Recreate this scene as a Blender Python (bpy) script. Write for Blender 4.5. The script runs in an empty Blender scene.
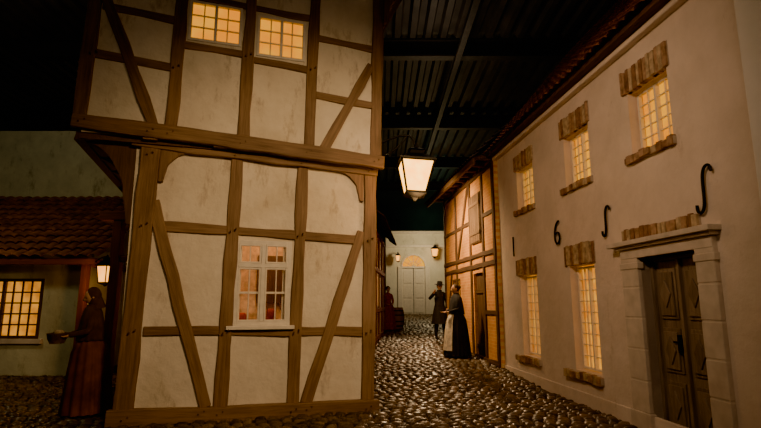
import bpy,bmesh,math,random
from mathutils import Vector,Matrix
random.seed(7)
R=random.random
def U(a,b): return a+(b-a)*random.random()
COL=bpy.context.scene.collection
try: bpy.context.scene.view_settings.look='AgX - Punchy'
except Exception: pass

# ------------------------------------------------------------ materials
def base(name):
    m=bpy.data.materials.new(name);m.use_nodes=True
    nt=m.node_tree
    return m,nt,nt.nodes['Principled BSDF']
def N(nt,t,**k):
    n=nt.nodes.new(t)
    for a,b in k.items():
        if a in n.inputs: n.inputs[a].default_value=b
        else: setattr(n,a,b)
    return n
def ramp(nt,fac,stops):
    r=nt.nodes.new('ShaderNodeValToRGB')
    e=r.color_ramp.elements
    while len(e)<len(stops): e.new(.5)
    for i,(p,c) in enumerate(stops):
        e[i].position=p;e[i].color=(*c,1) if len(c)==3 else c
    nt.links.new(fac,r.inputs[0]);return r
def objco(nt):
    return nt.nodes.new('ShaderNodeTexCoord').outputs['Object']
def plaster(name,c1,c2,dirt=(.25,.18,.1),bump=.35,dirtpos=.62):
    m,nt,b=base(name);L=nt.links.new;co=objco(nt)
    n1=N(nt,'ShaderNodeTexNoise',Scale=1.6,Detail=6.,Roughness=.65);L(co,n1.inputs['Vector'])
    r1=ramp(nt,n1.outputs['Fac'],[(.3,c2),(.62,c1)])
    mp=N(nt,'ShaderNodeMapping');mp.inputs['Scale'].default_value=(2.2,2.2,.8);L(co,mp.inputs[0])
    n2=N(nt,'ShaderNodeTexNoise',Scale=1.7,Detail=9.,Roughness=.75);L(mp.outputs[0],n2.inputs['Vector'])
    r2=ramp(nt,n2.outputs['Fac'],[(dirtpos-.07,(0,0,0)),(dirtpos+.13,(1,1,1))])
    mx=N(nt,'ShaderNodeMixRGB');L(r2.outputs[0],mx.inputs[0]);L(r1.outputs[0],mx.inputs[1]);mx.inputs[2].default_value=(*dirt,1)
    L(mx.outputs[0],b.inputs['Base Color']);b.inputs['Roughness'].default_value=.85
    n3=N(nt,'ShaderNodeTexNoise',Scale=9.,Detail=8.,Roughness=.6);L(co,n3.inputs['Vector'])
    n4=N(nt,'ShaderNodeTexNoise',Scale=2.2,Detail=2.);L(co,n4.inputs['Vector'])
    ad=N(nt,'ShaderNodeMath',operation='MULTIPLY_ADD');L(n4.outputs['Fac'],ad.inputs[0]);ad.inputs[1].default_value=2.5;L(n3.outputs['Fac'],ad.inputs[2])
    bp=N(nt,'ShaderNodeBump',Strength=bump,Distance=.03);L(ad.outputs[0],bp.inputs['Height']);L(bp.outputs[0],b.inputs['Normal'])
    return m
def wood(name,c1,c2,rough=.7,bump=.5):
    m,nt,b=base(name);L=nt.links.new
    at=N(nt,'ShaderNodeAttribute',attribute_name='grain')
    mp=N(nt,'ShaderNodeMapping');mp.inputs['Scale'].default_value=(1.3,22,22);L(at.outputs['Vector'],mp.inputs[0])
    n=N(nt,'ShaderNodeTexNoise',Scale=1.2,Detail=7.,Roughness=.7,Distortion=.4);L(mp.outputs[0],n.inputs['Vector'])
    n2=N(nt,'ShaderNodeTexNoise',Scale=1.1,Detail=3.);L(at.outputs['Vector'],n2.inputs['Vector'])
    mth=N(nt,'ShaderNodeMath',operation='MULTIPLY_ADD');L(n2.outputs['Fac'],mth.inputs[0]);mth.inputs[1].default_value=.6;
    sb=N(nt,'ShaderNodeMath',operation='SUBTRACT');L(n.outputs['Fac'],sb.inputs[0]);sb.inputs[1].default_value=.3;L(sb.outputs[0],mth.inputs[2])
    r=ramp(nt,mth.outputs[0],[(.25,c2),(.65,c1)])
    L(r.outputs[0],b.inputs['Base Color']);b.inputs['Roughness'].default_value=rough
    bp=N(nt,'ShaderNodeBump',Strength=bump,Distance=.015);L(n.outputs['Fac'],bp.inputs['Height']);L(bp.outputs[0],b.inputs['Normal'])
    return m
def simple(name,c,rough=.6,metal=0.,var=.25,scale=12.):
    m,nt,b=base(name);L=nt.links.new;co=objco(nt)
    n=N(nt,'ShaderNodeTexNoise',Scale=scale,Detail=5.);L(co,n.inputs['Vector'])
    r=ramp(nt,n.outputs['Fac'],[(.3,tuple(x*(1-var) for x in c)),(.7,tuple(min(1,x*(1+var)) for x in c))])
    L(r.outputs[0],b.inputs['Base Color']);b.inputs['Roughness'].default_value=rough;b.inputs['Metallic'].default_value=metal
    return m
def emit(name,c1,c2,strength,scale=2.5):
    m,nt,b=base(name);L=nt.links.new;co=objco(nt)
    n=N(nt,'ShaderNodeTexNoise',Scale=scale,Detail=2.);L(co,n.inputs['Vector'])
    r=ramp(nt,n.outputs['Fac'],[(.35,c2),(.62,c1)])
    b.inputs['Base Color'].default_value=(.12,.07,.03,1);b.inputs['Roughness'].default_value=.9
    L(r.outputs[0],b.inputs['Emission Color']);b.inputs['Emission Strength'].default_value=strength
    return m
def bricks(name,c1,c2,mortar,scale=4.):
    m,nt,b=base(name);L=nt.links.new
    at=N(nt,'ShaderNodeAttribute',attribute_name='wallco')
    t=N(nt,'ShaderNodeTexBrick',Scale=scale);L(at.outputs['Vector'],t.inputs['Vector'])
    t.inputs['Color1'].default_value=(*c1,1);t.inputs['Color2'].default_value=(*c2,1);t.inputs['Mortar'].default_value=(*mortar,1)
    t.inputs['Mortar Size'].default_value=.02;t.inputs['Brick Width'].default_value=.9;t.inputs['Row Height'].default_value=.3
    n=N(nt,'ShaderNodeTexNoise',Scale=1.5,Detail=5.);L(at.outputs['Vector'],n.inputs['Vector'])
    r=ramp(nt,n.outputs['Fac'],[(.3,(.65,.65,.65)),(.65,(1,1,1))])
    mx=N(nt,'ShaderNodeMixRGB',blend_type='MULTIPLY');mx.inputs[0].default_value=1;L(t.outputs['Color'],mx.inputs[1]);L(r.outputs[0],mx.inputs[2])
    L(mx.outputs[0],b.inputs['Base Color']);b.inputs['Roughness'].default_value=.85
    bp=N(nt,'ShaderNodeBump',Strength=.5,Distance=.02);bp.invert=True;L(t.outputs['Fac'],bp.inputs['Height']);L(bp.outputs[0],b.inputs['Normal'])
    return m
def glassmat():
    m=bpy.data.materials.new('window_glass');m.use_nodes=True;nt=m.node_tree;nt.nodes.clear()
    o=nt.nodes.new('ShaderNodeOutputMaterial');mx=nt.nodes.new('ShaderNodeMixShader');t=nt.nodes.new('ShaderNodeBsdfTransparent');g=nt.nodes.new('ShaderNodeBsdfGlossy')
    g.inputs['Roughness'].default_value=.08;mx.inputs[0].default_value=.05
    nt.links.new(t.outputs[0],mx.inputs[1]);nt.links.new(g.outputs[0],mx.inputs[2]);nt.links.new(mx.outputs[0],o.inputs[0]);return m
M={}
M['plA']=plaster('aged_plaster',(.80,.73,.60),(.64,.56,.43),(.32,.22,.12),bump=.5,dirtpos=.62)
M['plR']=plaster('town_plaster',(.72,.62,.54),(.61,.52,.44),(.38,.28,.2),bump=.4,dirtpos=.67)
M['plB']=plaster('buttress_plaster',(.88,.87,.84),(.82,.80,.76),(.55,.5,.45),bump=.25,dirtpos=.74)
M['plG']=plaster('green_plaster',(.56,.57,.43),(.42,.43,.33),(.18,.17,.1))
M['plF']=plaster('white_facade',(.76,.74,.62),(.64,.62,.51),(.38,.35,.24),bump=.2)
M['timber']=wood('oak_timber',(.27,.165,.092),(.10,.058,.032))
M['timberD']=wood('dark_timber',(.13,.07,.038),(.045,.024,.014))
M['red']=wood('red_timber',(.22,.06,.032),(.08,.026,.016))
M['door']=wood('door_wood',(.24,.195,.15),(.10,.08,.062),.55)
M['stone']=simple('painted_stone',(.56,.49,.42),.8,0,.15,6)
M['white']=simple('white_paint',(.74,.69,.6),.5,0,.08)
M['iron']=simple('black_iron',(.012,.011,.01),.5,.6)
M['brick']=simple('old_brick_a',(.34,.21,.13),.85,0,.4,14)
M['brick2']=simple('old_brick_b',(.22,.125,.08),.85,0,.4,14)
M['brick3']=simple('old_brick_c',(.42,.31,.20),.85,0,.4,14)
M['mortar']=simple('mortar',(.42,.34,.27),.9)
M['infill']=bricks('ochre_brick',(.85,.42,.14),(.74,.33,.11),(.82,.58,.3))
M['tile']=simple('clay_tile',(.22,.095,.055),.75,0,.5,5)
M['tileD']=simple('dark_clay_tile',(.065,.032,.023),.85,0,.5,5)
M['curtain']=emit('lit_curtain_yellow',(1,.44,.02),(1,.31,.006),1.9)
M['curtain2']=emit('lit_curtain_amber',(1,.44,.045),(.85,.25,.01),1.7,4)
M['curtain3']=emit('lit_curtain_dim',(1,.40,.04),(.6,.19,.01),1.5,4)
M['lamp']=emit('lantern_glass',(1,.50,.10),(1,.38,.045),8.5,6)
M['lampS']=emit('small_lantern_glass',(1,.44,.07),(1,.34,.04),4.5,6)
M['glass']=glassmat()
M['room']=simple('room_wallpaper',(.64,.47,.30),.9)
M['steel']=simple('dark_steel',(.05,.045,.04),.6,.2)
M['roofsheet']=simple('corrugated_sheet',(.075,.068,.06),.6,.1,.3,1.5)
M['hall']=simple('hall_wall',(.07,.078,.07),.9,0,.3,.6)
M['joint']=simple('cobble_joint',(.018,.013,.009),.6)
m,nt,b=base('wet_cobble')
at=N(nt,'ShaderNodeAttribute',attribute_name='tone')
r=ramp(nt,at.outputs['Fac'],[(0,(.045,.032,.021)),(.6,(.10,.07,.046)),(1,(.17,.12,.08))]);nt.links.new(r.outputs[0],b.inputs['Base Color'])
co=objco(nt);n=N(nt,'ShaderNodeTexNoise',Scale=1.2,Detail=3.);nt.links.new(co,n.inputs['Vector'])
rr=ramp(nt,n.outputs['Fac'],[(.35,(.28,)*3),(.65,(.5,)*3)]);nt.links.new(rr.outputs[0],b.inputs['Roughness'])
n=N(nt,'ShaderNodeTexNoise',Scale=28.,Detail=5.);nt.links.new(co,n.inputs['Vector']);bp=N(nt,'ShaderNodeBump',Strength=.35,Distance=.012);nt.links.new(n.outputs['Fac'],bp.inputs['Height']);nt.links.new(bp.outputs[0],b.inputs['Normal'])
M['cobble']=m

# ------------------------------------------------------------ builders
def empty(name,loc):
    e=bpy.data.objects.new(name,None);e.location=loc;e.empty_display_size=.3;COL.objects.link(e);return e
class Fr:
    def __init__(s,o,u,out,z=0): s.o=Vector((o[0],o[1],z));s.u=Vector((u[0],u[1],0));s.n=Vector((out[0],out[1],0))
    def P(s,a,o,z): return s.o+s.u*a+s.n*o+Vector((0,0,z))
    def sh(s,a,o,z=0): p=s.P(a,o,z);return Fr((p.x,p.y),(s.u.x,s.u.y),(s.n.x,s.n.y),p.z)
class MB:
    def __init__(s,fr): s.fr=fr;s.v=[];s.f=[];s.g=[];s.w=[]
    def add(s,pts,faces,along=(0,2,1),jit=None):
        k=len(s.v);r=(R()*40,R()*40,R()*40) if jit is None else jit
        for p in pts:
            s.v.append(s.fr.P(*p));s.g.append((p[along[0]]+r[0],p[along[1]]+r[1],p[along[2]]+r[2]));s.w.append((p[0],p[2],p[1]))
        s.f+= [tuple(k+i for i in f) for f in faces]
    BF=[(0,1,2,3),(7,6,5,4),(0,4,5,1),(1,5,6,2),(2,6,7,3),(3,7,4,0)]
    def box(s,a0,a1,o0,o1,z0,z1):
        pts=[(a0,o0,z0),(a1,o0,z0),(a1,o1,z0),(a0,o1,z0),(a0,o0,z1),(a1,o0,z1),(a1,o1,z1),(a0,o1,z1)]
        d=[abs(a1-a0),abs(o1-o0),abs(z1-z0)];i=d.index(max(d));al=(i,(i+1)%3,(i+2)%3)
        s.add(pts,s.BF,al);return s
    def beam(s,p0,p1,w,o0,o1,wob=.012):
        # crooked hewn timber in the wall plane
        a=Vector(p0);b=Vector(p1);d=b-a;l=d.length;d.normalize();nr=Vector((-d.y,d.x));n=max(2,int(l/.35))
        k=len(s.v);r=(R()*40,R()*40,R()*40)
        for i in range(n+1):
            t=i/n;c=a.lerp(b,t);w1=w/2+U(-wob,wob);w2=w/2+U(-wob,wob);oo=o1+U(-.006,.006)
            for q,o in ((c+nr*w1,o0),(c+nr*w1,oo),(c-nr*w2,oo),(c-nr*w2,o0)):
                s.v.append(s.fr.P(q.x,o,q.y));s.g.append((t*l+r[0],(q-c).dot(nr)+r[1],o+r[2]));s.w.append((q.x,q.y,o))
        for i in range(n):
            for j in range(4):
                s.f.append((k+4*i+j,k+4*i+(j+1)%4,k+4*i+4+(j+1)%4,k+4*i+4+j))
        s.f+=[(k,k+1,k+2,k+3),(k+4*n+3,k+4*n+2,k+4*n+1,k+4*n)];return s
    def poly(s,pts,o0,o1):
        n=len(pts);P=[(a,o0,z) for a,z in pts]+[(a,o1,z) for a,z in pts]
        s.add(P,[tuple(range(n)),tuple(range(2*n-1,n-1,-1))]+[(i,(i+1)%n,n+(i+1)%n,n+i) for i in range(n)],(2,0,1));return s
    def gable(s,a0,a1,pts):
        n=len(pts);P=[(a0,o,z) for o,z in pts]+[(a1,o,z) for o,z in pts]
        s.add(P,[tuple(range(n)),tuple(range(2*n-1,n-1,-1))]+[(i,(i+1)%n,n+(i+1)%n,n+i) for i in range(n)],(2,0,1));return s
    def disc(s,a,z,r,o0,o1,n=10):
        return s.poly([(a+r*math.cos(6.2832*i/n),z+r*math.sin(6.2832*i/n)) for i in range(n)],o0,o1)
    def make(s,name,mat,parent,bevel=0,smooth=False,recalc=True):
        me=bpy.data.meshes.new(name);me.from_pydata([tuple(v) for v in s.v],[],s.f)
        for nm,dat in (('grain',s.g),('wallco',s.w)):
            at=me.attributes.new(nm,'FLOAT_VECTOR','POINT');at.data.foreach_set('vector',[c for t in dat for c in t])
        if recalc:
            bm=bmesh.new();bm.from_mesh(me);bmesh.ops.recalc_face_normals(bm,faces=bm.faces);bm.to_mesh(me);bm.free()
        me.materials.append(mat);ob=bpy.data.objects.new(name,me);COL.objects.link(ob)
        if smooth: me.polygons.foreach_set('use_smooth',[True]*len(me.polygons))
        if bevel:
            bv=ob.modifiers.new('bevel','BEVEL');bv.width=bevel;bv.segments=2;bv.limit_method='ANGLE'
        if parent:
            ob.parent=parent;ob.matrix_parent_inverse=Matrix.Translation(-parent.location)
        return ob
def holed(mb,s0,s1,z0,z1,o0,o1,holes):
    ss=sorted(set([s0,s1]+[h[0] for h in holes]+[h[1] for h in holes]));zz=sorted(set([z0,z1]+[h[2] for h in holes]+[h[3] for h in holes]))
    for i in range(len(ss)-1):
        for j in range(len(zz)-1):
            cs=(ss[i]+ss[i+1])/2;cz=(zz[j]+zz[j+1])/2
            if any(h[0]<cs<h[1] and h[2]<cz<h[3] for h in holes): continue
            mb.box(ss[i],ss[i+1],o0,o1,zz[j],zz[j+1])
def grid_window(fr,par,n,s0,s1,z0,z1,o,cols,rows,mat,fw=.05,bar=.018,mull=True,cur=None,curo=.1,transom=None):
    w=MB(fr);w.box(s0,s0+fw,o-.05,o,z0,z1);w.box(s1-fw,s1,o-.05,o,z0,z1);w.box(s0+fw,s1-fw,o-.05,o,z0,z0+fw);w.box(s0+fw,s1-fw,o-.05,o,z1-fw,z1)
    sm=(s0+s1)/2
    if mull: w.box(sm-fw*.5,sm+fw*.5,o-.05,o+.01,z0+fw,z1-fw)
    if transom: w.box(s0+fw,s1-fw,o-.05,o+.012,transom-fw*.5,transom+fw*.5)
    for i in range(1,cols):
        c=s0+fw+(s1-s0-2*fw)*i/cols
        if mull and abs(c-sm)<fw*.6: continue
        w.box(c-bar/2,c+bar/2,o-.04,o-.01,z0+fw,z1-fw)
    for j in range(1,rows):
        c=z0+fw+(z1-z0-2*fw)*j/rows
        w.box(s0+fw,s1-fw,o-.041,o-.011,c-bar/2,c+bar/2)
    w.make('window_%d_frame'%n,mat,par,.004)
    if cur:
        MB(fr).box(s0-.02,s1+.02,o-curo-.03,o-curo,z0-.02,z1+.02).make('window_%d_lit_curtain'%n,cur,par)
    g=MB(fr);g.add([(s0+fw,o-.027,z0+fw),(s1-fw,o-.027,z0+fw),(s1-fw,o-.027,z1-fw),(s0+fw,o-.027,z1-fw)],[(0,1,2,3)]);g.make('window_%d_glass'%n,M['glass'],par)
def brickrow(fr,par,name,s0,s1,z0,z1,o0,o1,bw=.075,soldier=True):
    bs=[MB(fr) for _ in range(3)];x=s0
    MB(fr).box(s0,s1,o0,o1-.02,z0,z1).make(name+'_mortar',M['mortar'],par)
    while x<s1-.02:
        w=min(bw*U(.85,1.15),s1-x);b=random.choice(bs);b.box(x+.006,x+w-.006,o0,o1+U(-.01,.012),z0+U(-.015,.01),z1+U(-.012,.02));x+=w
    for i,b in enumerate(bs):
        if b.v: b.make(name+'_bricks_%d'%(i+1),(M['brick'],M['brick2'],M['brick3'])[i],par,.006)
def tileroof(fr,par,name,s0,s1,e,r,mat,tw=.2,rh=.3,amp=.028):
    mb=MB(fr);d=Vector((r[0]-e[0],r[1]-e[1]));l=d.length;d.normalize();nr=Vector((-d.y,d.x))
    if nr.y<0: nr=-nr
    rows=max(1,int(l/rh));per=6;cols=int((s1-s0)/tw)*per
    for i in range(rows):
        for v,lift in ((i*rh-.02,.045),((i+1)*rh,.0)):
            for c in range(cols+1):
                t=c/per;a=s0+(s1-s0)*c/cols
                h=lift+amp*abs(math.sin(math.pi*t))**.7*1.6+(math.sin(int(t)*12.9+i*7.1)*.006)
                q=Vector(e)+d*v+nr*h;mb.v.append(fr.P(a,q.x,q.y));mb.g.append((a,q.x,q.y));mb.w.append((a,q.y,q.x))
    n=cols+1
    for k in range(2*rows-1):
        for c in range(cols): mb.f.append((k*n+c,k*n+c+1,(k+1)*n+c+1,(k+1)*n+c))
    ob=mb.make(name,mat,par);return ob
def knee(mb,sc,zc,dr,w,h,o0,o1,scal=True):
    pts=[(sc,zc),(sc+dr*w,zc),(sc+dr*w,zc-.07)]
    for i in range(1,14):
        t=i/14*math.pi/2
        rr=1-(.07*abs(math.sin(t*6)) if scal else 0)
        pts.append((sc+dr*(w-(w-.06)*math.sin(t)*1.0*rr),zc-.07-(h-.12)*(1-math.cos(t))*rr))
    pts+=[(sc+dr*.06,zc-h),(sc,zc-h)]
    mb.poly(pts,o0,o1)
def curve(name,pts,r,mat,par,cyc=False):
    c=bpy.data.curves.new(name,'CURVE');c.dimensions='3D';c.bevel_depth=r;c.bevel_resolution=2
    s=c.splines.new('NURBS');s.points.add(len(pts)-1);s.use_endpoint_u=True;s.order_u=3;s.use_cyclic_u=cyc
    for i,p in enumerate(pts): s.points[i].co=(*p,1)
    c.materials.append(mat);o=bpy.data.objects.new(name,c);COL.objects.link(o)
    if par: o.parent=par;o.matrix_parent_inverse=Matrix.Translation(-par.location)
    return o
def lathe(name,rings,mat,par,loc=(0,0,0),n=24,ripple=0,freq=9,smooth=True,arc=None,cap=False):
    V=[];F=[]
    full=arc is None;a0,a1=(0,2*math.pi) if full else arc;m=n if full else n+1
    for k,(z,rx,ry,*off) in enumerate(rings):
        oy=off[0] if off else 0
        for i in range(m):
            t=a0+(a1-a0)*i/n;rp=1+ripple*math.sin(freq*t+1.3*math.sin(3*t))*(k/(len(rings)-1))
            V.append((loc[0]+rx*rp*math.cos(t),loc[1]+oy+ry*rp*math.sin(t),loc[2]+z))
    for k in range(len(rings)-1):
        for i in range(n if full else n):
            j=(i+1)%m if full else i+1
            F.append((k*m+i,k*m+j,(k+1)*m+j,(k+1)*m+i))
    if cap: F+=[tuple(range(m)),tuple((len(rings)-1)*m+i for i in range(m))]
    me=bpy.data.meshes.new(name);me.from_pydata(V,[],F);me.materials.append(mat)
    if smooth: me.polygons.foreach_set('use_smooth',[True]*len(me.polygons))
    at=me.attributes.new('grain','FLOAT_VECTOR','POINT');at.data.foreach_set('vector',[c for v in V for c in (v[2],v[0],v[1])])
    o=bpy.data.objects.new(name,me);COL.objects.link(o)
    if par: o.parent=par
    return o

# ------------------------------------------------------------ frames
th=math.radians(17);dl=(math.cos(th),math.sin(th));nl=(math.sin(th),-math.cos(th))
LF=Fr((-.08,7.62),dl,nl);UF=LF.sh(0,.15)
kk=math.hypot(1,.1035);RF=Fr((3.85,0),(-.1035/kk,1/kk),(-1/kk,-.1035/kk))
def gz(y): return max(0,.048*(y-9)) if y>9 else 0.

# ------------------------------------------------------------ half timbered house
H=empty('half_timbered_house',(-1.7,8.5,0))
hw=(-2.03,-1.25,1.20,2.37)
mb=MB(LF);holed(mb,-3.38,-.03,.04,3.62,-.14,0,[hw]);mb.make('plaster_front_lower',M['plA'],H)
mb=MB(LF);mb.box(-3.38,-3.24,-5,-.14,0,3.62);mb.box(-.17,-.03,-5,-.14,0,3.62);mb.box(-3.38,-.03,-5.1,-5,0,3.62);mb.make('plaster_side_lower',M['plA'],H)
uw1=(-2.82,-2.09,5.18,5.80);uw2=(-1.87,-1.16,5.08,5.73)
mb=MB(UF);holed(mb,-4.03,.0,3.7,6.7,-.14,0,[uw1,uw2]);mb.make('plaster_front_upper',M['plA'],H)
mb=MB(UF);mb.box(-4.03,-3.89,-5.2,-.14,3.9,6.7);mb.box(-.14,0,-5.2,-.14,3.7,6.7);mb.box(-4.03,0,-5.3,-5.2,3.7,6.7);mb.make('plaster_side_upper',M['plA'],H)
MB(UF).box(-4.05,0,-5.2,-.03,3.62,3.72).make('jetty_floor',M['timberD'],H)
t=MB(LF);o0,o1=-.02,.045
t.beam((-3.20,3.62),(-3.27,.1),.24,o0,.07)
t.beam((-2.06,3.6),(-2.12,.15),.17,o0,o1);t.beam((-1.12,3.55),(-1.18,.15),.16,o0,o1)
t.beam((-.09,3.5),(-.12,.1),.19,o0,.06)
t.beam((-3.46,.1),(.04,.05),.2,o0,.10)
t.beam((-3.08,2.53),(-.2,2.44),.13,o0,.035);t.beam((-3.12,1.15),(-.2,1.10),.13,o0,.034)
t.beam((-3.12,2.86),(-2.3,.17),.16,o0,.052);t.beam((-.22,2.56),(-1.0,.15),.15,o0,.053)
t.beam((-3.44,3.66),(.02,3.5),.16,o0,.09)
t.make('timber_frame_lower',M['timber'],H,.012)
t=MB(UF)
t.beam((-4.14,3.83),(.08,3.61),.2,o0,.08)
t.beam((-4.0,6.7),(-4.06,3.9),.17,o0,.05);t.beam((-2.91,6.7),(-2.95,3.88),.16,o0,o1);t.beam((-1.96,6.7),(-2.0,3.83),.16,o0,o1)
t.beam((-1.01,6.7),(-1.07,3.78),.15,o0,o1);t.beam((.0,6.7),(-.05,3.7),.17,o0,.06)
t.beam((-3.93,5.72),(-3.17,3.86),.15,o0,.052);t.beam((-.12,5.17),(-.84,3.75),.14,o0,.05)
t.beam((-3.97,4.79),(-2.98,4.73),.12,o0,.033);t.beam((-3.93,5.5),(-2.95,5.44),.11,o0,.033)
t.beam((-2.9,5.10),(-1.98,5.06),.11,o0,.034);t.beam((-1.95,5.01),(-1.03,4.95),.11,o0,.034)
t.beam((-1.0,4.58),(-.05,4.51),.12,o0,.034);t.beam((-1.0,5.5),(-.05,5.45),.11,o0,.034)
t.beam((-2.9,5.86),(-1.0,5.80),.1,o0,.034);t.beam((-4.1,6.5),(.1,6.45),.2,o0,.08)
t.make('timber_frame_upper',M['timber'],H,.012)
t=MB(LF)
for s in (-3.2,-2.3,-1.55,-.8,-.1): t.box(s-.09,s+.09,-.1,.2,3.56-.05*s*.6,3.66-.05*s*.9)
knee(t,-3.08,3.62,1,.42,.5,-.02,.06);knee(t,-.2,3.52,-1,.42,.5,-.02,.06)
t.make('jetty_brackets',M['timber'],H,.008)
t=MB(LF)
for o in (.0,-.8,-1.6,-2.4,-3.2,-4.0):
    knee(t,-3.38,3.68,-1,.66,1.15,o-.16,o);t.box(-4.08,-3.3,o-.16,o,3.62,3.76)
t.beam((-4.05,3.75),(-4.05,3.6),.12,-5,.1)
t.make('side_consoles',M['timberD'],H,.008)
pg=MB(LF)
for s,z in [(-3.2,2.53),(-3.24,1.15),(-2.07,2.5),(-2.1,1.13),(-1.14,2.47),(-1.16,1.12),(-.1,2.44),(-.12,1.1),(-3.24,.1),(-2.12,.1),(-1.17,.08),(-.12,.06),(-3.2,3.5),(-2.06,3.58),(-1.12,3.54),(-.1,3.5),(-2.35,.12),(-.96,.1)]:
    for d in (-.035,.035): pg.disc(s+d,z+d*.5,.011,.03,.115,8)
for s,z in [(-4.02,3.83),(-3.2,3.78),(-2.95,3.77),(-2,3.72),(-1.07,3.67),(-.05,3.62),(-2.94,4.73),(-1.98,5.05),(-1.04,4.97),(-3.97,4.78)]:
    for d in (-.035,.035): pg.disc(s+d,z+d*.5,.011,.18,.245,8)
pg.make('pegs',M['timberD'],H)
# lower window with small lit parlour behind
grid_window(LF,H,1,hw[0],hw[1],hw[2],hw[3],.03,2,1,M['white'],fw=.055,transom=2.02)
w=MB(LF);w.box(-1.98,-1.67,-.015,.015,1.63,1.66);w.box(-1.61,-1.3,-.015,.015,1.63,1.66)
for a,b in ((-1.975,-1.67),(-1.61,-1.305)):
    for z0,z1 in ((1.255,1.99),(2.05,2.315)):
        w.box(a,a+.025,-.01,.035,z0,z1);w.box(b-.025,b,-.01,.035,z0,z1);w.box(a,b,-.01,.034,z0,z0+.025);w.box(a,b,-.01,.034,z1-.025,z1)
for c in (-1.822,-1.457): w.box(c-.008,c+.008,-.01,.03,1.26,2.31)
w.make('window_1_casements',M['white'],H,.004);MB(LF).box(-2.1,-1.19,-.02,.1,1.15,1.2).make('window_1_sill',M['white'],H,.006)
w=MB(LF);w.box(-2.9,-.5,-1.7,-1.6,.5,2.9);w.box(-2.95,-2.85,-1.6,-.15,.5,2.9);w.box(-.55,-.45,-1.6,-.15,.5,2.9);w.box(-2.9,-.5,-1.6,-.15,2.8,2.9);w.box(-2.9,-.5,-1.6,-.15,.5,.6);w.make('parlour_room',M['room'],H)
red=simple('red_cloth',(.35,.05,.03),.9);dk=simple('dark_cloth',(.025,.024,.028),.85)
w=MB(LF);w.box(-2.1,-1.2,-1.1,-.6,1.15,1.2)
for a in(-2.05,-1.3):
    for o in (-1.05,-.7): w.box(a,a+.05,o,o+.05,.6,1.15)
w.box(-1.62,-1.1,-1.58,-1.5,1.5,2.3);w.box(-2.6,-2.1,-1.58,-1.45,1.3,1.35);w.box(-2.6,-2.0,-1.58,-1.45,1.9,1.95);w.make('parlour_table_and_shelf',M['timberD'],H)
w=MB(LF);w.box(-1.98,-1.8,-.95,-.8,1.2,1.36);w.box(-1.5,-1.36,-.95,-.8,1.2,1.42);w.make('parlour_cushions',red,H,.04)
w=MB(LF);w.box(-2.0,-1.93,-.1,-.07,1.22,2.3);w.box(-1.36,-1.28,-.1,-.07,1.22,2.3);w.make('parlour_drapes',M['plF'],H,.02)
for i,(q,c) in enumerate(((uw1,M['curtain']),(uw2,M['curtain']))):
    grid_window(UF,H,i+2,q[0],q[1],q[2],q[3],.02,4,3,M['white'],fw=.04,bar=.016,cur=c,curo=.12)
tileroof(UF,H,'roof_tiles',-4.5,.4,(.55,6.55),(-2.5,10.2),M['tileD'])
t=MB(UF)
for s in [x*.6-4.2 for x in range(8)]: t.beam((s,6.62),(s,6.75),.12,-.3,.5)
t.box(.12,.36,-5,.5,6.3,6.55);t.box(-4.5,.36,-5.2,.0,6.6,6.7)
t.make('eaves_timber',M['timberD'],H,.01)
t=MB(UF);knee(t,.06,6.4,1,.3,.5,-.2,-.04);knee(t,.06,6.4,1,.3,.5,.02,.14);t.make('eaves_bracket',M['timber'],H,.008)

# ------------------------------------------------------------ plaster townhouse (right)
T=empty('plaster_townhouse',(3.6,8,0))
up=[(5.48,6.25),(7.28,8.08),(9.38,10.2)];lo=[(7.38,8.14),(9.45,10.25)]
holes=[(a,b,3.35,4.18) for a,b in up]+[(7.38,8.14,.5,2.08),(9.45,10.25,.52,2.04),(5.28,6.28,-.1,2.05)]
mb=MB(RF);holed(mb,3.0,11.35,0,4.8,-.3,0,holes);mb.box(3,11.35,-5,-4.8,0,4.8);mb.box(11.2,11.35,-4.8,-.3,0,4.8);mb.box(3.0,3.15,-4.8,-.3,0,4.8)
for a in (3.0,11.2): mb.gable(a,a+.15,[(0,4.8),(-5,4.8),(-2.5,7.3),(-2.1,7.3)])
mb.make('plaster_walls',M['plR'],T)
for i,(a,b) in enumerate(up):
    grid_window(RF,T,i+1,a+.02,b-.02,3.37,4.16,-.11,4,5,M['white'],fw=.035,bar=.014,cur=M['curtain'],curo=.1)
    brickrow(RF,T,'window_%d_lintel'%(i+1),a-.06,b+.1,4.18,4.48,-.05,.03)
    brickrow(RF,T,'window_%d_sill'%(i+1),a-.05,b+.12,3.25,3.34,-.1,.06,.1)
for i,(a,b) in enumerate(lo):
    z0,z1=((.5,2.08),(.52,2.04))[i]
    grid_window(RF,T,i+4,a+.02,b-.02,z0+.02,z1-.02,-.11,4,9,M['white'],fw=.035,bar=.014,cur=M['curtain2'],curo=.1)
    brickrow(RF,T,'window_%d_lintel'%(i+4),a-.05,b+.13,z1+.01,z1+.32,-.05,.03)
    brickrow(RF,T,'window_%d_sill'%(i+4),a-.04,b+.3,z0-.12,z0-.02,-.1,.07,.1)
w=MB(RF)
for a,b in ((5.02,5.28),(6.28,6.62)):
    w.box(a,b,-.2,.05,0,2.05);w.box(a-.03,b+.03,-.02,.07,0,.22);w.box(a-.02,b+.02,-.02,.065,1.92,2.0)
w.box(5.02,6.62,-.2,.06,2.05,2.17);w.box(4.98,6.7,-.05,.1,2.17,2.21);w.box(4.94,6.78,-.05,.15,2.21,2.27)
z=.22
while z<1.9:
    for a,b in ((5.02,5.28),(6.28,6.62)): w.box(a-.003,b+.003,.0,.055,z+.005,z+.36)
    z+=.37
w.make('door_1_stone_surround',M['stone'],T,.008)
brickrow(RF,T,'door_1_lintel',5.2,6.6,2.28,2.42,-.05,.04,.085)
d=MB(RF)
d.box(5.28,6.28,-.22,-.18,0,2.05)
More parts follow.
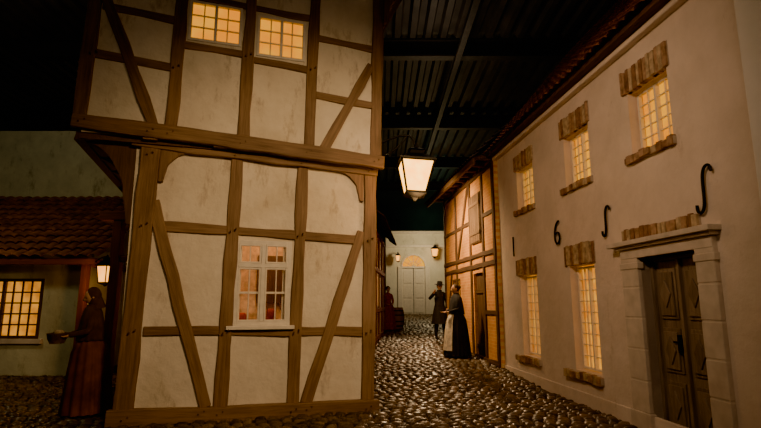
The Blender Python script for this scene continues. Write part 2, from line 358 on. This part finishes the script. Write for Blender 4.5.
for a,b in ((5.33,5.765),(5.795,6.23)):
    d.box(a,b,-.18,-.145,.03,2.0)
    for z0,z1 in ((.12,.62),(.72,1.22),(1.32,1.9)):
        d.box(a+.07,b-.07,-.15,-.125,z0,z1);d.box(a+.1,b-.1,-.13,-.105,z0+.04,z1-.04)
        c=((a+b)/2,(z0+z1)/2);d.poly([(c[0]-.09,c[1]),(c[0],c[1]-.16),(c[0]+.09,c[1]),(c[0],c[1]+.16)],-.11,-.088)
d.box(5.755,5.805,-.15,-.1,.03,2.0);d.box(5.28,5.33,-.18,-.11,0,2.05);d.box(6.23,6.28,-.18,-.11,0,2.05);d.box(5.28,6.28,-.18,-.11,2.0,2.05)
d.make('door_1_leaves',M['door'],T,.006)
d=MB(RF);d.box(5.84,5.88,-.145,-.09,.95,1.15);d.box(5.83,5.94,-.1,-.08,1.06,1.08);d.make('door_1_handle',M['iron'],T,.004)
MB(RF).box(5.28,6.28,-.2,.1,.0,.05).make('door_1_step',M['stone'],T,.015)
MB(RF).box(4.4,11.35,-.02,.02,0,.2).make('plinth',M['plR'],T,.01)
mb=MB(RF);mb.box(2.2,4.27,-.3,.2,0,7.2);mb.make('corner_buttress',M['plB'],T,.03)
MB(RF).box(4.27,11.4,-.1,.1,4.74,4.82).make('eaves_moulding',M['plR'],T,.015)
MB(RF).box(4.27,11.45,-.1,.22,4.82,4.9).make('eaves_board',M['timberD'],T,.01)
tileroof(RF,T,'roof_tiles',4.3,11.5,(.26,4.86),(-2.2,7.75),M['tile'],.2,.27)
def anchor(name,s,z,pts,sc=1.0):
    curve(name,[tuple(RF.P(s-x*sc,.035,z+y*sc)) for x,y in pts],.016,M['iron'],T)
anchor('wall_anchor_1',10.46,2.65,[(0,.2),(0,.1),(0,-.1),(0,-.2)])
anchor('wall_anchor_6',8.44,2.66,[(.07,.19),(-.02,.16),(-.09,.02),(-.09,-.12),(-.02,-.2),(.08,-.15),(.09,-.04),(.02,.02),(-.06,-.02)])
SP=[(.13,.17),(.12,.235),(.06,.245),(.015,.19),(0,.1),(0,-.1),(-.015,-.19),(-.06,-.235),(-.12,-.2),(-.11,-.14)]
anchor('wall_anchor_5',6.94,2.61,SP,.86);anchor('wall_anchor_s',5.08,2.64,SP,1.0)

# ------------------------------------------------------------ timbered brick house
B=empty('brick_timber_house',(3.2,14,0))
BF=RF.sh(0,.08)
mb=MB(BF);holed(mb,11.36,16.4,0,4.85,-.2,0,[(12.45,13.25,0,2.25),(14.6,15.4,1.2,2.2)]);mb.box(11.4,16.4,-4,-3.8,0,4.8);mb.make('brick_infill',M['infill'],B)
mb=MB(BF);mb.box(16.25,16.42,-4,-.2,0,4.8);mb.box(11.36,11.5,-4,-.2,0,4.8)
for a in (11.36,16.25): mb.gable(a,a+.15,[(0,4.8),(-4,4.8),(-2.1,6.9)])
mb.make('gable_walls',M['infill'],B)
t=MB(BF)
for s in (11.46,12.3,13.4,14.9,16.32): t.beam((s,4.8),(s+U(-.03,.03),.05),.13,-.02,.035)
for z in (.2,2.42,2.68,4.7): t.beam((11.4,z),(16.4,z),.11,-.02,.04)
t.beam((11.4,3.6),(12.3,3.6),.1,-.02,.03);t.beam((13.4,3.6),(16.4,3.6),.1,-.02,.03);t.beam((11.4,1.3),(12.3,1.3),.1,-.02,.03)
t.beam((14.7,2.75),(13.5,4.65),.11,-.02,.04);t.beam((16.3,.2),(15.5,2.35),.11,-.02,.04)
t.make('timber_frame',M['timberD'],B,.012)
t=MB(BF);t.box(12.4,13.26,-.03,.05,3.0,4.25)
for i in range(5): t.box(12.42+i*.165,12.42+i*.165+.15,.03,.07,3.02,4.23)
t.box(12.38,13.28,.05,.09,3.2,3.28);t.box(12.38,13.28,.05,.09,3.95,4.03);t.make('window_1_shutters',M['timber'],B,.006)
t=MB(BF);t.box(12.45,13.25,-.15,-.1,0,2.25)
for i in range(5): t.box(12.46+i*.158,12.46+i*.158+.15,-.1,-.07,.02,2.2)
t.box(12.45,13.25,-.07,-.04,.4,.5);t.box(12.45,13.25,-.07,-.04,1.75,1.85);t.make('door_1',M['timberD'],B,.005)
grid_window(BF,B,2,14.6,15.4,1.2,2.2,.02,4,4,M['timberD'],cur=M['curtain'],curo=.12)
tileroof(BF,B,'roof_tiles',11.3,16.9,(.5,4.75),(-2.1,7.2),M['tileD'],.2,.27)
t=MB(BF)
for i in range(10): t.beam((11.5+i*.55,4.78),(11.5+i*.55,4.9),.1,-.3,.45)
t.box(11.36,16.8,.42,.5,4.66,4.8);t.make('rafter_ends',M['timber'],B,.01)

# ------------------------------------------------------------ far white building
F=empty('white_gatehouse',(2.4,28.5,.9));FF=Fr((0,28),(1,0),(0,-1))
mb=MB(FF);holed(mb,.3,6,.8,5.4,-.3,0,[(1.2,2.45,.9,4.2)]);mb.make('white_wall',M['plF'],F)
arch=[(1.2,3.5)]+[(1.825-.625*math.cos(math.pi*i/12),3.5+.62*math.sin(math.pi*i/12)) for i in range(13)]+[(2.45,3.5),(2.45,4.2),(1.2,4.2)]
MB(FF).poly(arch,-.2,0).make('arch_spandrel',M['plF'],F)
MB(FF).box(1.2,2.45,-.24,-.22,3.5,4.2).make('fanlight_glow',M['curtain'],F)
w=MB(FF)
for i in range(1,6):
    a=math.pi*i/6;w.beam((1.825,3.5),(1.825+.62*math.cos(a),3.5+.62*math.sin(a)),.03,-.2,-.15,0)
for i in range(12):
    a=math.pi*i/12;b=math.pi*(i+1)/12;w.beam((1.825+.3*math.cos(a),3.5+.3*math.sin(a)),(1.825+.3*math.cos(b),3.5+.3*math.sin(b)),.025,-.2,-.15,0)
    w.beam((1.825+.66*math.cos(a),3.5+.66*math.sin(a)),(1.825+.66*math.cos(b),3.5+.66*math.sin(b)),.1,-.05,.06,0)
w.box(1.2,2.45,-.25,-.1,3.42,3.52)
w.box(1.2,1.81,-.25,-.18,.9,3.42);w.box(1.84,2.45,-.25,-.18,.9,3.42)
for a in (1.28,1.92):
    for z0,z1 in ((1.0,1.7),(1.8,2.5),(2.6,3.3)): w.box(a,a+.45,-.18,-.15,z0,z1)
w.box(.95,1.2,-.05,.08,.8,3.5);w.box(2.45,2.7,-.05,.08,.8,3.5);w.box(.3,6,-.05,.12,4.55,4.7);w.box(.3,6,-.05,.2,5.3,5.45)
w.make('door_1_and_mouldings',M['white'],F,.01)
mb=MB(FF);mb.box(.3,6,-4,-.3,5.35,5.5);mb.box(.3,.45,-4,-.3,.8,5.4);mb.make('flat_roof',M['plF'],F)

# ------------------------------------------------------------ second house left of the street
G=empty('plaster_cottage',(-1,15,0));a=Vector((-.35,12.6));b_=Vector((.12,18.6));du=(b_-a).normalized()
GF=Fr(a,(du.x,du.y),(du.y,-du.x));gl=(b_-a).length
mb=MB(GF);holed(mb,0,gl,0,3.7,-.2,0,[(2.6,3.4,1.4,2.4)]);mb.box(0,.2,-3,-.2,0,3.7);mb.box(gl-.2,gl,-3,-.2,0,3.7);mb.make('plaster_walls',M['plG'],G)
t=MB(GF)
for s in (.08,1.2,2.5,3.5,4.8,gl-.08): t.beam((s,3.7),(s,.2),.15,-.02,.05)
for z in (.5,1.3,2.5,3.6): t.beam((0,z),(gl,z),.13,-.02,.045)
t.make('timber_frame',M['red'],G,.01)
grid_window(GF,G,1,2.6,3.4,1.4,2.4,.02,3,4,M['white'],cur=M['curtain3'],curo=.12)
tileroof(GF,G,'roof_tiles',-.3,gl+.3,(.4,3.6),(-1.5,5.4),M['tileD'])

# ------------------------------------------------------------ tiled cottage far left
S=empty('tiled_roof_cottage',(-7.5,11,0));SF=Fr((0,10.5),(1,0),(0,-1))
mb=MB(SF);holed(mb,-10.5,-5.95,0,2.6,-.2,0,[(-8.5,-6.9,.8,2.0)]);mb.box(-6.15,-5.95,-2.8,-.2,0,2.6);mb.make('plaster_walls',M['plG'],S)
mb=MB(SF);mb.box(-11,-5.0,-3.4,-3.2,0,6.3);mb.make('upper_wall',M['plG'],S)
grid_window(SF,S,1,-8.5,-6.9,.8,2.0,.02,8,5,M['timberD'],fw=.06,bar=.03,cur=M['curtain3'],curo=.15)
MB(SF).box(-8.6,-6.8,-.02,.08,.7,.8).make('window_1_sill',M['stone'],S,.01)
tileroof(SF,S,'roof_tiles',-10.5,-5.55,(.5,2.38),(-2.4,4.25),M['tile'],.22,.3,.035)
t=MB(SF);t.box(-10.5,-5.6,.38,.48,2.26,2.38);t.box(-5.72,-5.62,-2.2,.45,2.2,2.32)
for s in range(9): t.box(-10.2+s*.55,-10.1+s*.55,-.1,.4,2.3,2.38)
t.box(-5.95,-5.83,.25,.4,0,2.3)
t.make('eaves_timber',M['red'],S,.01)
Gt=empty('timber_gateway',(-4.5,9.5,0));t=MB(Fr((0,9.3),(1,0),(0,-1)))
for x in (-4.85,-4.3,-3.7): t.beam((x,3.2),(x,.03),.16,-.1,.06)
t.beam((-5.2,3.1),(-3.4,3.1),.18,-.12,.08);t.beam((-4.9,2.3),(-3.4,2.3),.12,-.1,.05)
for i in range(7): t.box(-4.2+i*.075,-4.2+i*.075+.068,-.05,-.02,.03,2.25)
t.make('gate_posts_and_boards',M['red'],Gt,.01)

# ------------------------------------------------------------ lanterns
def lantern(name,loc,rt,rb,h,rotz,gm,n=4):
    E=empty(name,loc);E.rotation_euler=(0,0,rotz)
    def ring(r,z): return [(r*math.cos(2*math.pi*i/n),r*math.sin(2*math.pi*i/n),z) for i in range(n)]
    def mesh(nm,V,Fc,mt,bev=0):
        me=bpy.data.meshes.new(nm);me.from_pydata(V,[],Fc);me.materials.append(mt);o=bpy.data.objects.new(nm,me);COL.objects.link(o);o.parent=E
        if bev: q=o.modifiers.new('b','BEVEL');q.width=bev
        return o
    V=ring(rb*.96,-h/2)+ring(rt*.96,h/2)
    mesh('glass_panes',V,[(i,(i+1)%n,n+(i+1)%n,n+i) for i in range(n)]+[tuple(range(n))],gm)
    V=ring(rt*1.12,h/2)+ring(rt*1.12,h/2+.02*h*3)+ring(rt*.45,h/2+h*.3)+ring(rt*.4,h/2+h*.42)+ring(rt*.52,h/2+h*.44)+ring(rt*.12,h/2+h*.56)+ring(rt*.06,h/2+h*.7)
    Fc=[tuple(range(n))]
    for k in range(6): Fc+=[(k*n+i,k*n+(i+1)%n,(k+1)*n+(i+1)%n,(k+1)*n+i) for i in range(n)]
    mesh('lantern_roof',V,Fc,M['iron'])
    V=ring(rb*1.08,-h/2-.05*h)+ring(rb*1.08,-h/2)+ring(rb*.3,-h/2-.16*h)+ring(rb*.12,-h/2-.24*h)
    mesh('lantern_base',V,[(i,(i+1)%n,n+(i+1)%n,n+i) for i in range(n)]+[(i,(i+1)%n,2*n+(i+1)%n,2*n+i) for i in range(n)]+[(2*n+i,2*n+(i+1)%n,3*n+(i+1)%n,3*n+i) for i in range(n)],M['iron'])
    for i in range(n):
        a=ring(rb,-h/2)[i];b=ring(rt,h/2)[i];c=curve('frame_bar_%d'%(i+1),[a,b],.035*h,M['iron'],None);c.parent=E
        a2=ring(rt,h/2)[(i+1)%n];c=curve('top_rail_%d'%(i+1),[b,a2],.03*h,M['iron'],None);c.parent=E
        a3=ring(rb,-h/2)[i];b3=ring(rb,-h/2)[(i+1)%n];c=curve('bottom_rail_%d'%(i+1),[a3,b3],.03*h,M['iron'],None);c.parent=E
    return E
def arm(E,pts,r=.014):
    c=curve('iron_bracket',pts,r,M['iron'],None);c.parent=E
SL=lantern('street_lantern',(.52,7.35,3.33),.34,.20,.46,math.radians(50),M['lamp'])
SL.rotation_euler=(0,math.radians(4),math.radians(50))
def loc(E,w):
    m=Matrix.LocRotScale(E.location,E.rotation_euler,(1,1,1)).inverted();return tuple(m@Vector(w))
arm(SL,[loc(SL,p) for p in ((.52,7.35,3.85),(.50,7.36,3.95),(.42,7.38,4.02),(.2,7.42,4.0),(-.03,7.46,3.9))],.016)
arm(SL,[loc(SL,p) for p in ((.40,7.38,4.0),(.25,7.4,3.8),(.05,7.44,3.72),(-.03,7.46,3.68))],.011)
arm(SL,[(0,0,.36),(0,0,.42),(0,0,.54)],.01)
WL=lantern('hanging_lantern',(-5.36,9.95,2.06),.17,.12,.32,.5,M['lampS'])
arm(WL,[(0,0,.24),(0,0,.3),(0,0,.34)],.008);arm(WL,[loc(WL,(-5.36,9.95,2.4)),loc(WL,(-5.48,9.97,2.42)),loc(WL,(-5.62,10.0,2.3))],.01)
W2=lantern('wall_lantern',(2.95,27.4,4.2),.27,.18,.4,.6,M['lampS'])
arm(W2,[loc(W2,p) for p in ((2.95,27.4,4.45),(2.95,27.5,4.6),(2.95,27.8,4.6),(2.95,28.0,4.4))],.02)
W3=lantern('wall_lantern.001',(.95,27.4,3.9),.16,.11,.3,.6,M['lampS'])
arm(W3,[loc(W3,p) for p in ((.95,27.4,4.1),(.95,27.5,4.25),(.95,27.8,4.25),(.95,28.0,4.1))],.02)

# ------------------------------------------------------------ street
me=bpy.data.meshes.new('cobblestone_floor');V=[];Fc=[];TN=[];mi=[]
ys=[-2,4,9]+[9+i*2.5 for i in range(1,11)]
for y in ys:
    V+=[(-14,y,gz(y)-.012),(8,y,gz(y)-.012)];TN+=[0,0]
for i in range(len(ys)-1): Fc.append((2*i,2*i+1,2*i+3,2*i+2));mi.append(1)
def stones(x0,x1,y0,y1,sx,sy):
    y=y0;row=0
    while y<y1:
        x=x0+(row%2)*sx*.5+U(-.02,.02);h=sy*U(.9,1.1)
        while x<x1:
            w=sx*U(.75,1.2);k=len(V);g=gz(y+h/2);z=g+U(-.006,.012);tn=R();tx=U(-.006,.006);ty=U(-.008,.008);j=.014
            xx=x+math.sin(y*1.3)*.03
            for q,(fx,zz) in enumerate(((0,-.03),(.10,.010),(.30,.024))):
                for cx,cy in ((0,0),(1,0),(1,1),(0,1)):
                    px=xx+j/2+(w-j)*(fx if cx==0 else 1-fx);py=y+j/2+(h-j)*(fx if cy==0 else 1-fx)
                    V.append((px,py,z+zz+(tx*(cx*2-1)+ty*(cy*2-1) if q else 0)));TN.append(tn)
            for q in (0,4):
                for c in range(4): Fc.append((k+q+c,k+q+(c+1)%4,k+q+4+(c+1)%4,k+q+4+c));mi.append(0)
            Fc.append((k+8,k+9,k+10,k+11));mi.append(0)
            x+=w
        y+=h;row+=1
stones(-6.5,3.9,3.2,7.8,.17,.135);stones(-.6,3.4,7.8,28,.17,.135);stones(-9,-3.2,7.8,10.7,.17,.13)
me.from_pydata(V,[],Fc);me.materials.append(M['cobble']);me.materials.append(M['joint']);me.polygons.foreach_set('material_index',mi)
me.polygons.foreach_set('use_smooth',[m_==0 for m_ in mi])
at=me.attributes.new('tone','FLOAT','POINT');at.data.foreach_set('value',TN)
COL.objects.link(bpy.data.objects.new('cobblestone_floor',me))

# ------------------------------------------------------------ hall shell
I=Fr((0,0),(1,0),(0,1))
mb=MB(I);x=-15;prof=[]
while x<11: prof+=[(x,9.0),(x+.16,9.0),(x+.22,9.14),(x+.38,9.14)];x+=.44
k=len(prof)
mb.add([(a,-4,z) for a,z in prof]+[(a,33.5,z) for a,z in prof],[(i,i+1,k+i+1,k+i) for i in range(k-1)]);mb.make('ceiling',M['roofsheet'],None)
MB(I).box(-15,11,33.5,33.7,-.5,9.2).make('wall_back',M['hall'],None)
MB(I).box(-15.2,-15,-4,33.7,-.5,9.2).make('wall_left',M['hall'],None)
MB(I).box(11,11.2,-4,33.7,-.5,9.2).make('wall_right',M['hall'],None)
for i,y in enumerate((5.0,9.3,13.6,19.6,25.6,31)):
    mb=MB(I);mb.box(-15,11,y-.14,y+.14,8.45,8.5);mb.box(-15,11,y-.14,y+.14,8.95,9.0);mb.box(-15,11,y-.02,y+.02,8.5,8.95)
    mb.make('steel_roof_beam' if i==0 else 'steel_roof_beam.%03d'%i,M['steel'],None)
mb=MB(I)
for x in (-10.5,-6.2,2.2,6.5): mb.box(x-.08,x+.08,-4,33.4,8.3,8.45)
mb.make('steel_purlins',M['steel'],None)

# ------------------------------------------------------------ people
SK=simple('skin',(.52,.30,.19),.55,0,.08);HB=simple('brown_hair',(.05,.028,.015),.7);EYW=simple('eye_dark',(.02,.015,.012),.3)
LIP=simple('lip',(.35,.10,.08),.5);LIN=simple('white_linen',(.68,.62,.52),.9)
def skinned(name,V,E,Rr,roots,mt,par,sub=2):
    me=bpy.data.meshes.new(name);me.from_pydata(V,E,[]);me.materials.append(mt)
    o=bpy.data.objects.new(name,me);COL.objects.link(o);o.parent=par
    s=o.modifiers.new('skin','SKIN');s.use_smooth_shade=True
    lay=me.skin_vertices[0] if len(me.skin_vertices) else None
    if lay:
        for i,r in enumerate(Rr):
            lay.data[i].radius=r if isinstance(r,tuple) else (r,r);lay.data[i].use_root=i in roots
    q=o.modifiers.new('sub','SUBSURF');q.levels=sub;q.render_levels=sub
    return o
def ell(name,c,r,mt,par,rot=None,n=14):
    bm=bmesh.new();bmesh.ops.create_uvsphere(bm,u_segments=n,v_segments=n//2+1,radius=1)
    for v in bm.verts: v.co=Vector((v.co.x*r[0]+c[0],v.co.y*r[1]+c[1],v.co.z*r[2]+c[2]))
    me=bpy.data.meshes.new(name);bm.to_mesh(me);bm.free();me.materials.append(mt);me.polygons.foreach_set('use_smooth',[True]*len(me.polygons))
    o=bpy.data.objects.new(name,me);COL.objects.link(o);o.parent=par;return o
def head(par,c,hairm,tilt=0,turn=0,headwear=None,hwm=None):
    Hd=bpy.data.objects.new('head_pivot',None);COL.objects.link(Hd);Hd.parent=par;Hd.location=c;Hd.rotation_euler=(tilt,0,turn)
    bm=bmesh.new();bmesh.ops.create_uvsphere(bm,u_segments=36,v_segments=24,radius=1)
    e=lambda a:math.exp(-a)
    for v in bm.verts:
        x,y,z=v.co;X=x*.076;Y=y*.098;Z=z*.118
        if z<0: X*=1-.33*(-z)**1.6;Y*=1-.12*(-z)
        if y<0:
            Y-=.030*e((x/.17)**2+((z+.12)/.17)**2)+.008*e((x/.12)**2+((z-.08)/.2)**2)
            for ex in (-.38,.38): Y+=.013*e(((x-ex)/.2)**2+((z-.06)/.12)**2)
            Y-=.008*e((x/.34)**2+((z+.45)/.09)**2)+.012*e((x/.3)**2+((z+.8)/.16)**2)
        v.co=(X,Y,Z)
    me=bpy.data.meshes.new('face');bm.to_mesh(me);bm.free();me.materials.append(SK);me.polygons.foreach_set('use_smooth',[True]*len(me.polygons))
    o=bpy.data.objects.new('face',me);COL.objects.link(o);o.parent=Hd
    for s in (-1,1):
        ell('eye',(s*.029,-.078,.006),(.012,.010,.007),EYW,Hd,n=10);ell('brow',(s*.03,-.088,.026),(.017,.006,.004),hairm,Hd,n=8)
        ell('ear',(s*.076,.008,-.006),(.012,.02,.03),SK,Hd,n=10)
    ell('mouth',(0,-.088,-.053),(.023,.009,.007),LIP,Hd,n=10)
    ell('hair',(0,.022,.022),(.083,.092,.108),hairm,Hd,n=20)
    if headwear=='hat':
        lathe('hat',[(.05,.17,.18),(.058,.16,.17),(.06,.088,.1),(.15,.078,.09),(.165,.04,.05),(.168,.001,.001)],hwm,Hd,n=24)
    if headwear=='bonnet':
        ell('bonnet',(0,.03,.035),(.095,.1,.112),hwm,Hd,n=20);lathe('bonnet_frill',[(0,.098,.115,-.02),(.012,.112,.13,-.02)],hwm,Hd,(0,.02,.05),n=30,ripple=.05,freq=14)
    if headwear=='scarf':
        ell('headscarf',(0,.03,.02),(.092,.1,.122),hwm,Hd,n=20);lathe('headscarf_drape',[(-.02,.088,.09,.03),(-.12,.1,.1,.03),(-.2,.15,.12,.02)],hwm,Hd,n=24,ripple=.06)
    if headwear=='bun':
        ell('hair_bun',(0,.11,.03),(.045,.045,.045),hairm,Hd,n=14)
def hand(par,w,d,pn,side):
    d=Vector(d).normalized();pn=Vector(pn);pn=(pn-d*pn.dot(d)).normalized();lat=d.cross(pn)*side;w=Vector(w)
    V=[w-d*.02,w+d*.03,w+d*.075];E=[(0,1),(1,2)];Rr=[(.024,.02),(.036,.018),(.038,.016)];roots=[0]
    for i,(lf,ln) in enumerate(((-.028,.07),(-.010,.08),(.010,.075),(.027,.058))):
        k=len(V);p=w+d*.078+lat*lf;V.append(p-d*.015);dd=d.copy();roots.append(k);Rr.append(.0095);last=k
        for j,fr_ in enumerate((.45,.32,.23)):
            dd=(dd+pn*(.35+.1*i*.3)).normalized();p=(p if j else p)+dd*ln*fr_;V.append(p.copy());Rr.append((.009,.0085,.0075)[j]);E.append((last,len(V)-1));last=len(V)-1
    k=len(V);p=w+d*.02-lat*.028;V.append(p);Rr.append(.013);roots.append(k);t1=p+(d*.6-lat*.8).normalized()*.035;V.append(t1);Rr.append(.011);E.append((k,k+1))
    V.append(t1+(d*.85-lat*.1+pn*.5).normalized()*.032);Rr.append(.009);E.append((k+1,k+2))
    skinned('hand',[tuple(v) for v in V],E,Rr,roots,SK,par,1)
def person(name,pos,rz,H,cloth,arms,skirt=None,apron=None,coat=None,hw=None,hwm=None,tilt=.15,turn=0,lean=0,legs=((0,0),(0,0)),pn=(0,0,1),shawl=None):
    E=empty(name,pos);E.rotation_euler=(lean,0,rz);s=H/1.75;E.scale=(s,s,s)
    V=[(0,0,.97),(0,.0,1.1),(0,0,1.29),(0,.01,1.42),(0,.0,1.5),(0,-.01,1.57)]
    Rr=[(.155,.11),(.125,.095),(.155,.11),(.12,.085),(.055,.055),(.05,.05)];Ed=[(0,1),(1,2),(2,3),(3,4),(4,5)]
    for sd,(el,wr) in zip((-1,1),arms):
        k=len(V);V+=[(sd*.17,.01,1.42),el,tuple(Vector(el).lerp(Vector(wr),.5)),wr];Rr+=[(.062,.06),(.05,.05),(.045,.045),(.03,.03)];Ed+=[(3,k),(k,k+1),(k+1,k+2),(k+2,k+3)]
    for sd,(fy,ky) in zip((-1,1),legs):
        k=len(V);V+=[(sd*.09,0,.88),(sd*.1,ky,.5),(sd*.105,(fy+ky)/2+.015,.33),(sd*.105,fy,.085),(sd*.125,fy-.16,.04)]
        Rr+=[(.088,.092),(.062,.064),(.058,.06),(.04,.042),(.04,.035)];Ed+=[(0,k),(k,k+1),(k+1,k+2),(k+2,k+3),(k+3,k+4)]
    skinned('body',V,Ed,Rr,[0],cloth,E,2)
    skinned('neck',[(0,0,1.47),(0,-.01,1.53),(0,-.012,1.6)],[(0,1),(1,2)],[.06,.056,.055],[0],SK,E,1)
    head(E,(0,-.02,1.638),HB,tilt,turn,hw,hwm)
    for sd,(el,wr) in zip((-1,1),arms):
        d=Vector(wr)-Vector(el);hand(E,wr,d,pn,sd)
    if skirt:
        lathe('skirt',[(1.12,.142,.118),(1.06,.165,.14),(.99,.21,.185),(.86,.255,.235),(.5,.295,.28),(.2,.325,.31),(.03,.34,.325)],skirt,E,n=72,ripple=.075,freq=15)
    if apron:
        lathe('apron',[(1.1,.155,.133),(1.05,.18,.155),(.99,.226,.2),(.86,.274,.254),(.5,.32,.305),(.16,.352,.337)],apron,E,n=24,ripple=.04,freq=15,arc=(-math.pi*.5-.85,-math.pi*.5+.85))
    if coat:
        lathe('coat_skirts',[(1.3,.17,.13),(1.1,.15,.125),(.97,.185,.15),(.75,.225,.19),(.5,.26,.225)],coat,E,n=48,ripple=.05,freq=9)
        lathe('collar',[(1.44,.10,.085),(1.5,.075,.07),(1.53,.085,.08)],coat,E,n=20)
    if shawl:
        lathe('shawl',[(1.53,.075,.07),(1.48,.13,.1),(1.42,.215,.125),(1.3,.25,.15),(1.15,.25,.175),(1.02,.22,.19)],shawl,E,n=48,ripple=.05,freq=11)
    return E
navy=simple('navy_coat',(.022,.024,.034),.85)
russet=simple('russet_wool',(.16,.055,.03),.9,0,.4,5)
brn=simple('brown_wool',(.085,.04,.025),.9)
Wm=person('market_woman',(-4.02,7.3,.02),math.radians(-55),1.68,brn,(((-.24,-.06,1.15),(-.13,-.30,1.10)),((.24,-.06,1.15),(.13,-.30,1.10))),skirt=russet,hw='scarf',hwm=brn,tilt=.3,lean=0.03,pn=(0,0,1),shawl=brn)
lathe('basket',[(-.1,.11,.09),(-.03,.15,.12),(.03,.16,.13),(.045,.165,.135),(.03,.15,.12),(-.06,.12,.09)],M['timberD'],Wm,(0,-.42,1.10),n=28,ripple=.02,freq=28,cap=True)
for i in range(5): ell('basket_bread_%d'%(i+1),(-.08+.04*i,-.42+.03*(i%2),1.15),(.05,.05,.035),M['brick3'],Wm,n=12)
person('townswoman',(1.90,12.9,gz(12.9)+.02),math.radians(-80),1.76,navy,(((-.23,.0,1.15),(-.12,-.24,1.08)),((.23,.0,1.15),(.12,-.24,1.08))),skirt=navy,apron=LIN,hw='bun',tilt=.15,shawl=navy)
person('coachman',(1.86,16.2,gz(16.2)+.02),math.radians(20),1.78,dk,(((-.34,.02,1.25),(-.3,-.2,1.42)),((.25,.0,1.15),(.2,-.1,.95))),coat=dk,hw='hat',hwm=dk,legs=((.06,.02),(-.12,-.08)))
person('flower_seller',(.28,19.4,gz(19.4)+.02),math.radians(20),1.6,simple('red_wool',(.3,.05,.03),.9),(((-.22,.0,1.15),(-.12,-.22,1.05)),((.22,.0,1.15),(.12,-.22,1.05))),skirt=simple('red_skirt',(.25,.06,.04),.9),apron=None,hw='bonnet',hwm=brn)
Br=empty('wooden_barrel',(.62,19.6,gz(19.6)+.04))
lathe('staves',[(0,.22,.22),(.2,.27,.27),(.4,.285,.285),(.6,.27,.27),(.8,.22,.22)],M['timber'],Br,n=18,smooth=False,cap=True)
for z,rr_ in ((.12,.255),(.28,.283),(.52,.283),(.68,.255)): lathe('hoop',[(z-.02,rr_,rr_),(z+.02,rr_,rr_)],M['iron'],Br,n=24)

# ------------------------------------------------------------ lights
def light(name,kind,loc_,energy,color,target=None,size=.5,spot=None,blend=.6):
    l=bpy.data.lights.new(name,kind);l.energy=energy;l.color=color
    if kind=='AREA': l.size=size
    elif kind in('POINT','SPOT'): l.shadow_soft_size=size
    if kind=='SPOT': l.spot_size=math.radians(spot);l.spot_blend=blend
    o=bpy.data.objects.new(name,l);COL.objects.link(o);o.location=loc_
    if target: o.rotation_euler=(Vector(target)-Vector(loc_)).to_track_quat('-Z','Y').to_euler()
    return o
W=(1,.64,.32)
light('stage_spot_facade','SPOT',(1.6,1.0,5.2),1900,W,(-1.1,7.3,2.2),.35,62,1.)
light('stage_spot_townhouse','SPOT',(-1.2,3.0,5.6),950,(1,.64,.37),(3.1,7.8,2.5),.4,74,1.)
light('stage_spot_brick_house','SPOT',(.35,13.2,4.3),1300,(1,.62,.28),(2.5,13.6,2.7),.2,120,1.)
light('front_fill_light','POINT',(-.5,-1.5,5.0),230,(1,.70,.42),None,.6)  # added fill behind the camera, lifts the whole scene; no real fixture
light('parlour_lamp','POINT',tuple(LF.P(-1.5,-.7,2.6)),34,(1,.55,.25),None,.08)
light('gatehouse_lamp','POINT',(2.4,25.5,4.3),330,(1,.76,.42),None,.25)
light('cobble_highlight_spot','SPOT',(1.6,21,5.2),1800,(1,.64,.33),(1.4,11,0),.35,60,1.)  # added backlight without a fixture, brings highlights onto the cobbles
light('street_lantern_light','POINT',(.56,7.2,2.92),22,(1,.55,.22),None,.12)
light('teal_hall_light','POINT',(3.5,31,6.5),60,(.45,.8,.6),None,.4)
light('ceiling_fill_light','POINT',(1.5,13,7.0),95,(1,.78,.55),None,.6)  # added fill to brighten the ceiling, not an actual hall lamp
light('ceiling_fill_light_left','POINT',(-8,9,7.2),50,(1,.82,.6),None,.6)  # added fill for the ceiling and beams on the left, no fixture
light('cottage_fill_light','POINT',(-7.6,7.8,4.4),130,(1,.82,.45),None,.3)  # added fill to brighten the cottage wall and roof, no lamp there
light('lantern_spill','POINT',(-5.25,9.6,1.8),26,(1,.45,.15),None,.08)
wd=bpy.data.worlds.new('night_hall');bpy.context.scene.world=wd;wd.use_nodes=True
wd.node_tree.nodes['Background'].inputs[0].default_value=(.6,.55,.5,1);wd.node_tree.nodes['Background'].inputs[1].default_value=.006

cam=bpy.data.cameras.new('camera');co_=bpy.data.objects.new('camera',cam);COL.objects.link(co_)
cam.lens=507/761*36;cam.sensor_width=36;co_.location=(0,0,1.5);co_.rotation_euler=(math.radians(100),0,0);cam.clip_end=200
bpy.context.scene.camera=co_
